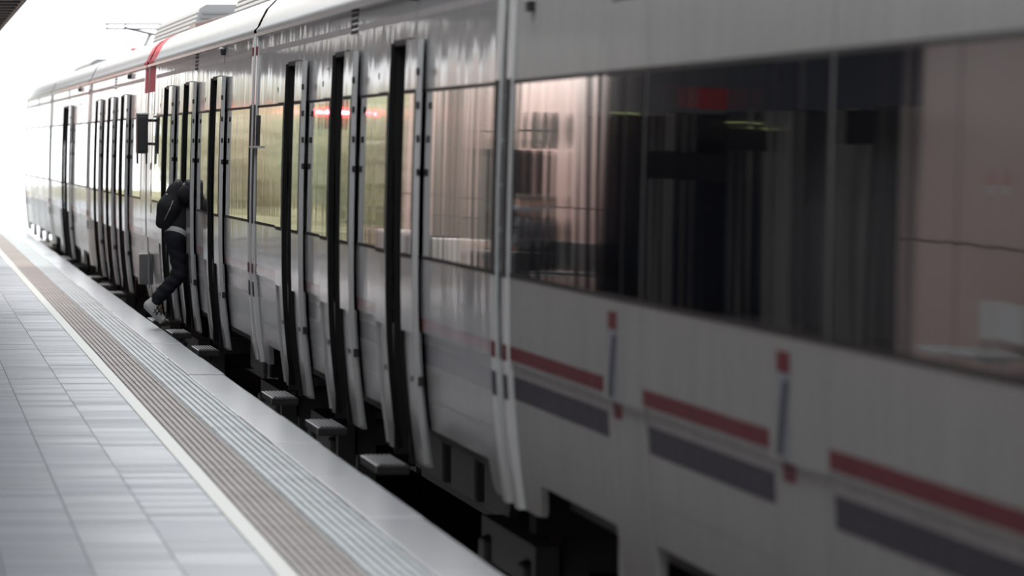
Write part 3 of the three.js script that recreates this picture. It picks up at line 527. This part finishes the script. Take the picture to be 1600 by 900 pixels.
// the passenger stepping off the platform edge into the middle doorway of the third car
const PX = 2.384, PD = 71.9;                      // platform edge and distance
M.denim = cloth(0.009, 0.010, 0.016); M.blackCloth = cloth(0.012, 0.012, 0.015); M.canvasWhite = mat(0.62, 0.62, 0.6, 0.7); M.whiteCloth = mat(0.6, 0.6, 0.6, 0.8); M.markBlack = mat(0.01, 0.01, 0.01, 0.6);
{
  const p = (px, py) => [(px + 150) / F * PD - PX, (224 - py) / F * PD + EYE];   // side view of the pose, from the photograph, in metres from the platform edge
  const J = {
    hip: [[...p(272, 372), 0.09], [...p(280, 366), -0.09]],
    knee: [[...p(279, 428), 0.1], [0.52, 0.80, -0.1]],
    ankle: [[...p(244, 466), 0.1], [0.53, 0.40, -0.1]],
    toe: [[...p(251, 498), 0.1], [0.69, 0.345, -0.1]],
    heel: [[...p(231, 477), 0.1], [0.47, 0.35, -0.1]],
    sh: [[...p(289, 302), 0.19], [...p(296, 302), -0.19]],
    elbow: [[0.38, 1.08, 0.25], [0.42, 1.08, -0.25]],
    wrist: [[0.58, 1.12, 0.2], [0.62, 1.16, -0.2]],
    head: [0.41, 1.53, 0], face: [0.93, -0.36, 0],
  };
  figure('person', 'person in dark jacket, jeans and white trainers stepping into the train', J, { trousers: M.denim, jacket: M.blackCloth, shirt: M.whiteCloth, shoe: M.canvasWhite, detail: (shoe, h, t, a) => {
    const at = (f, u, z) => { const A = V(h), d = V(t).sub(A), n = new THREE.Vector3(-d.y, d.x, 0).normalize(); return A.addScaledVector(d, f).addScaledVector(n, u).add(V([0, 0, z])).toArray(); };
    const c = 0.046, bars = [[0.35, 0.07, 0.45, -0.02], [0.52, 0.07, 0.6, -0.02], [0.3, 0.045, 0.66, 0.03], [0.3, 0.01, 0.66, -0.002], [0.62, 0.05, 0.8, 0.02]];
    bars.forEach(([f0, u0, f1, u1]) => part('dark_marking', cyl(0.006, at(f0, u0, c), at(f1, u1, c), 6), M.markBlack, shoe));
    part('sole', cyl(0.02, at(-0.12, -0.034, 0), at(1.12, -0.026, 0), 10), M.whiteCloth, shoe);
  } }, [PX, 0, -PD], 0, 0.012);
  // backpack on the passenger's back
  const b = base('backpack', [PX, 0, -PD]); tag(b, 'black backpack with a pale slanting zip worn by the boarding passenger', 'backpack');
  const q = (px, py, z) => [...p(px, py), z];
  const shell = smin([cap(q(282, 294, 0.07), q(272, 300, 0.07), 0.05, 0.06), cap(q(282, 294, -0.07), q(272, 300, -0.07), 0.05, 0.06), cap(q(275, 296, 0.08), q(264, 325, 0.09), 0.068, 0.1), cap(q(275, 296, -0.06), q(264, 325, -0.07), 0.068, 0.1), cap(q(263, 325, 0.09), q(258, 344, 0.08), 0.108, 0.092), cap(q(263, 325, -0.07), q(258, 344, -0.06), 0.108, 0.092)], 0.06);
  const sh = part('bag', net(shell, [-0.35, 0.75, -0.3], [0.4, 1.55, 0.3], 0.01), M.blackCloth, b);
  part('front_pocket', net(smin([cap(q(253, 335, 0.04), q(251, 348, 0.04), 0.06, 0.055), cap(q(253, 335, -0.04), q(251, 348, -0.04), 0.06, 0.055)], 0.05), [-0.35, 0.75, -0.3], [0.3, 1.5, 0.3], 0.011), M.blackCloth, b);
  part('zip', [cyl(0.007, q(268, 313, 0.19), q(262, 328, 0.208), 6), cyl(0.007, q(262, 328, 0.208), q(255, 343, 0.188), 6)], M.steel, b);
  part('buckle', rbox(-0.02, 0.02, -0.008, 0.008, -0.006, 0.006, 0.003).translate(...q(260, 304, 0.13)), M.steel, b);
  part('carry_loop', new THREE.TorusGeometry(0.035, 0.008, 6, 14, Math.PI).translate(...q(277, 287, 0.0)), M.greyMetal, b);
  part('shoulder_strap', [cyl(0.02, q(279, 291, 0.1), q(288, 289, 0.12), 8), cyl(0.02, q(288, 289, 0.12), q(296, 305, 0.13), 8)], M.greyMetal, b);
  part('shoulder_strap', [cyl(0.02, q(279, 291, -0.1), q(288, 289, -0.12), 8), cyl(0.02, q(288, 289, -0.12), q(296, 305, -0.13), 8)], M.greyMetal, b);
}

// ------------------------------------------------------------------ what stands along the back of the platform, seen only as reflections
const atBack = (l, d, y = 0) => [acrossX(l, d), y, -d];
{
  const bench = (d0, n, label, m) => {
    const g = base('platform_bench', atBack(4.25, d0)); tag(g, label, 'bench');
    part('rail', rbox(-0.03, 0.03, 0.36, 0.40, 0, -n * 0.62, 0.01), M.steel, g);
    for (let k = 0; k < n; k++) { part('seat', rbox(-0.24, 0.22, 0.40, 0.435, -k * 0.62 - 0.04, -k * 0.62 - 0.56, 0.012), m, g); part('backrest', rbox(-0.28, -0.25, 0.5, 0.82, -k * 0.62 - 0.04, -k * 0.62 - 0.56, 0.012), m, g); part('backrest_bracket', rbox(-0.27, -0.24, 0.37, 0.52, -k * 0.62 - 0.28, -k * 0.62 - 0.32, 0.005), M.steel, g); }
    for (const z of [-0.25, -n * 0.62 + 0.25]) { part('leg', [cyl(0.02, [0, 0.01, z], [0, 0.37, z])], M.steel, g); part('foot', rbox(-0.2, 0.2, 0, 0.02, z - 0.03, z + 0.03, 0.006), M.steel, g); }
  };
  bench(80.3, 9, 'steel seat row where three people sit by the salmon wall', M.steel);
  bench(48.6, 4, 'white seat row by the dim salmon wall', M.whiteCloth);
  const seat = (d, l, jac, tro, label) => figure('person', label, {
    hip: [[0, 0.52, 0.09], [0, 0.52, -0.09]], knee: [[0.43, 0.53, 0.1], [0.43, 0.53, -0.1]], ankle: [[0.42, 0.1, 0.1], [0.45, 0.1, -0.1]], toe: [[0.58, 0.04, 0.11], [0.61, 0.04, -0.11]],
    sh: [[-0.05, 1.0, 0.19], [-0.05, 1.0, -0.19]], elbow: [[0.08, 0.76, 0.25], [0.08, 0.76, -0.25]], wrist: [[0.28, 0.7, 0.14], [0.28, 0.7, -0.14]], head: [0.0, 1.24, 0], face: [1, 0, 0],
  }, { trousers: tro, jacket: jac, shoe: M.markBlack }, atBack(l, d), 0, 0.018);
  M.greyCloth = cloth(0.05, 0.055, 0.07); M.mask = mat(0.35, 0.5, 0.6, 0.8);
  const sitters = [[81.2, M.greyCloth, 'person in grey coat seated nearest the shop front on steel seats'], [83.1, M.blackCloth, 'person in black coat seated in the middle of the steel seats'], [85.0, M.greyCloth, 'person in grey coat seated farthest along the steel seats']];
  for (const [d, j, label] of sitters) { const p = seat(d, 4.2, j, M.denim, label); part('face_mask', net(ell([0.085, 1.185, 0], [0.045, 0.055, 0.065]), [0, 1.1, -0.1], [0.16, 1.27, 0.1], 0.01), M.mask, p); }
  const cases = [[80.0, 3.75, 'grey', [0.12, 0.12, 0.12]], [92.0, 4.1, 'white', [0.5, 0.5, 0.48]], [94.6, 4.0, 'black', [0.02, 0.02, 0.025]], [99.5, 3.9, 'silver', [0.3, 0.3, 0.32]], [102.4, 4.1, 'chalk-white', [0.55, 0.55, 0.55]], [105.0, 4.0, 'brown', [0.12, 0.06, 0.04]]];
  for (const [d, l, tone, c] of cases) {
    const g = base('suitcase', atBack(l, d)); tag(g, tone + ' upright suitcase on wheels by the salmon wall', 'suitcase', 'suitcases along the back wall'); g.rotation.y = (rnd() - 0.5) * 0.8;
    const m = mat(...c, 0.4), b = part('shell', rbox(-0.22, 0.22, 0.06, 0.68, -0.14, 0.14, 0.04), m, g); part('ridge', rbox(-0.16, 0.16, 0.12, 0.62, 0.14, 0.15, 0.004), m, b);
    part('handle', [cyl(0.008, [-0.08, 0.67, -0.1], [-0.08, 0.98, -0.1], 6), cyl(0.008, [0.08, 0.67, -0.1], [0.08, 0.98, -0.1], 6), cyl(0.011, [-0.09, 0.98, -0.1], [0.09, 0.98, -0.1], 6)], M.greyMetal, g);
    for (const x of [-0.17, 0.17]) for (const z of [-0.1, 0.1]) part('wheel', [cyl(0.03, [x - 0.012, 0.03, z], [x + 0.012, 0.03, z], 10)], M.rubber, g);
  }
  // hanging boards
  M.led = new THREE.MeshStandardMaterial({ color: 0x000000, emissive: new THREE.Color().setRGB(0.42, 0.5, 0.2), emissiveIntensity: 0.55 });
  M.printWhite = mat(0.7, 0.7, 0.7, 0.7); M.board = mat(0.012, 0.013, 0.016, 0.7, { specularIntensity: 0.3 }); M.boardRed = mat(0.5, 0.03, 0.04, 0.6);
  const hang = (name, label, d, l, y, w, h, m, rows) => {
    const g = base(name, atBack(l, d, y)); tag(g, label, 'sign');
    part('panel', rbox(-w / 2, w / 2, -h / 2, h / 2, -0.05, 0.05, 0.01), m, g);
    for (const x of [-w * 0.35, w * 0.35]) part('hanger', [cyl(0.012, [x, h / 2 - 0.01, 0], [x, CANY - y - 0.01, 0], 6)], M.darkMetal, g);
    rows(g, w, h); return g;
  };
  const leds = (n) => (g, w, h) => { for (let r = 0; r < n; r++) { let x = -w * 0.42; while (x < w * 0.36) { const l = 0.012 + rnd() * 0.03; part('led_mark', box(x, x + l, h * 0.32 - r * h / n, h * 0.32 - r * h / n + h * 0.3 / n, -0.056, -0.051), M.led, g); x += l + 0.01; } } };
  const arrow = (g, w, h) => { const y = -0.01; part('arrow_shaft', box(w * 0.18, w * 0.4, y - 0.012, y + 0.012, -0.056, -0.051), M.printWhite, g); const sh = new THREE.Shape(); sh.moveTo(0, 0); sh.lineTo(0.06, 0.05); sh.lineTo(0.06, -0.05); part('arrow_head', new THREE.ExtrudeGeometry(sh, { depth: 0.005, bevelEnabled: false }).translate(w * 0.18 - 0.05, y, -0.056), M.printWhite, g); for (let k = 0; k < 5; k++) part('print_mark', box(-w * 0.4 + k * w * 0.1, -w * 0.4 + k * w * 0.1 + w * 0.07, y - 0.03, y + 0.03, -0.056, -0.051), M.printWhite, g); };
  hang('display_board', 'small dark display with green figures, farthest of the four over the shop front', 68, 3.7, 2.11, 0.3, 0.21, M.board, leds(1));
  hang('display_board', 'wide dark display with two rows of green figures over the shop front', 66, 4.15, 2.13, 0.42, 0.22, M.board, leds(2));
  hang('display_board', 'small dark display with green figures beside the wide display', 62, 4.05, 2.04, 0.26, 0.18, M.board, leds(1));
  hang('display_board', 'small dark display with green figures, nearest of the four over the shop front', 59.8, 4.0, 1.98, 0.26, 0.18, M.board, leds(1));
  hang('direction_sign', 'long dark direction sign with white print and an arrow', 64, 4.0, 1.74, 0.7, 0.25, M.board, arrow);
  hang('red_sign', 'red framed sign hanging above the direction sign', 66.6, 4.3, 2.4, 0.4, 0.2, M.boardRed, (g, w, h) => part('sign_face', box(-w * 0.42, w * 0.42, -h * 0.3, h * 0.4, -0.056, -0.051), M.board, g));
  hang('dark_screen', 'black hanging screen in front of the near end of the shop', 57.6, 4.45, 2.12, 0.36, 0.28, M.board, (g, w, h) => part('bezel', rbox(-w * 0.46, w * 0.46, -h * 0.44, h * 0.44, -0.056, -0.05, 0.002), M.rubber, g));
  M.greenGrey = mat(0.11, 0.115, 0.10, 0.6);
  for (const [d, r, label] of [[98.2, 0.17, 'grey-green canopy column farthest along the salmon wall'], [93.2, 0.1, 'slim grey-green canopy column in the middle of the salmon wall'], [88.6, 0.12, 'grey-green canopy column beside the drinks machine']]) {
    const g = base('canopy_column', atBack(4.35, d)); tag(g, label, 'column'); part('shaft', [cyl(r, [0, 0.06, 0], [0, CANY - 0.1, 0], 20)], M.greenGrey, g); part('foot_plate', rbox(-r - 0.08, r + 0.08, 0, 0.06, -r - 0.08, r + 0.08, 0.01), M.greenGrey, g); part('capital', rbox(-r - 0.06, r + 0.06, CANY - 0.12, CANY - 0.025, -r - 0.06, r + 0.06, 0.01), M.greenGrey, g);
  }
  M.banner = mat(0.05, 0.02, 0.025, 0.8);
  for (const [d, l, y, label] of [[101.2, 4.5, 1.95, 'dark red wall banner farthest along the bright salmon wall'], [95.0, 4.5, 1.85, 'dark red wall banner in the middle of the bright salmon wall'], [89.6, 4.5, 1.85, 'dark red wall banner by the seats on the bright salmon wall']]) {
    const g = base('wall_banner', atBack(l, d, y)); tag(g, label, 'banner'); part('cloth', rbox(-0.006, 0.006, -0.3, 0.3, -0.6, 0.6, 0.003), M.banner, g); part('rod', [cyl(0.012, [0, 0.31, -0.65], [0, 0.31, 0.65], 8)], M.darkMetal, g); for (const z of [-0.5, 0.5]) part('bracket', [cyl(0.01, [0, 0.31, z], [-0.2, 0.31, z], 6)], M.darkMetal, g);
  }
  { const g = base('vending_machine', atBack(4.3, 86.2)); tag(g, 'dark drinks machine between the seats and the column', 'vending machine'); part('cabinet', rbox(-0.36, 0.3, 0.05, 1.9, -0.0, 1.0, 0.03), M.board, g); part('front_panel', rbox(0.3, 0.32, 0.6, 1.8, 0.08, 0.7, 0.008), M.greenGrey, g); part('slot', rbox(0.3, 0.315, 0.2, 0.4, 0.1, 0.7, 0.005), M.greyMetal, g); for (const x of [-0.3, 0.24]) for (const z of [0.1, 0.9]) part('foot', [cyl(0.03, [x, 0, z], [x, 0.06, z], 8)], M.rubber, g); g.position.z = -87.6; }
  const ck = base('station_clock', atBack(4.0, 79.4, 2.1)); tag(ck, 'round pale clock hanging beside the seated people', 'clock'); ck.rotation.y = 0.9;
  part('case', [cyl(0.21, [0, 0, -0.04], [0, 0, 0.04], 32)], M.darkMetal, ck);
  for (const z of [-0.043, 0.043]) { const f = part('dial', [cyl(0.18, [0, 0, z - 0.002], [0, 0, z + 0.002], 32)], mat(0.34, 0.36, 0.30, 0.6), ck); const o = z + Math.sign(z) * 0.004; part('hour_hand', box(-0.09, 0.01, -0.009, 0.009, o, o + 0.002), M.markBlack, f); part('minute_hand', box(-0.006, 0.006, -0.01, 0.14, o, o + 0.002), M.markBlack, f); }
  part('hanger', [cyl(0.015, [0, 0.2, 0], [0, CANY - 2.11, 0], 8)], M.darkMetal, ck);
  const wn = base('wall_notice', atBack(4.69, 51.6, 1.62)); tag(wn, 'small red and white triangular notice on the dim salmon wall', 'notice');
  const tri = new THREE.Shape(); tri.moveTo(0, 0.22); tri.lineTo(-0.25, 0); tri.lineTo(0.25, 0); const tg = new THREE.ExtrudeGeometry(tri, { depth: 0.006, bevelEnabled: false }); tg.rotateY(Math.PI / 2); part('red_face', tg, M.boardRed, wn); part('white_band', box(-0.001, 0.008, 0, 0.07, -0.2, 0.2), M.printWhite, wn);
  // red signal beyond the wall
  const sg = base('railway_signal', atBack(5.2, 135, -0.1)); tag(sg, 'red railway signal on a post beyond the platform wall', 'signal');
  part('post', [cyl(0.06, [0, 0, 0], [0, 3.1, 0], 10)], M.greyMetal, sg); const hd = part('head', rbox(-0.2, 0.2, 2.4, 3.0, -0.08, 0.08, 0.04), M.markBlack, sg);
  part('signal_lamp', [cyl(0.11, [0, 2.72, 0.08], [0, 2.72, 0.1], 20)], new THREE.MeshStandardMaterial({ color: 0x000000, emissive: new THREE.Color().setRGB(1, 0.03, 0.06), emissiveIntensity: 7 }), hd);
  const pl = new THREE.PointLight(new THREE.Color().setRGB(1, 0.05, 0.08), 6, 0, 2); pl.position.set(acrossX(5.2, 135), 2.62, -134.8); pl.castShadow = true; scene.add(pl);
}

renderer.render(scene, camera);
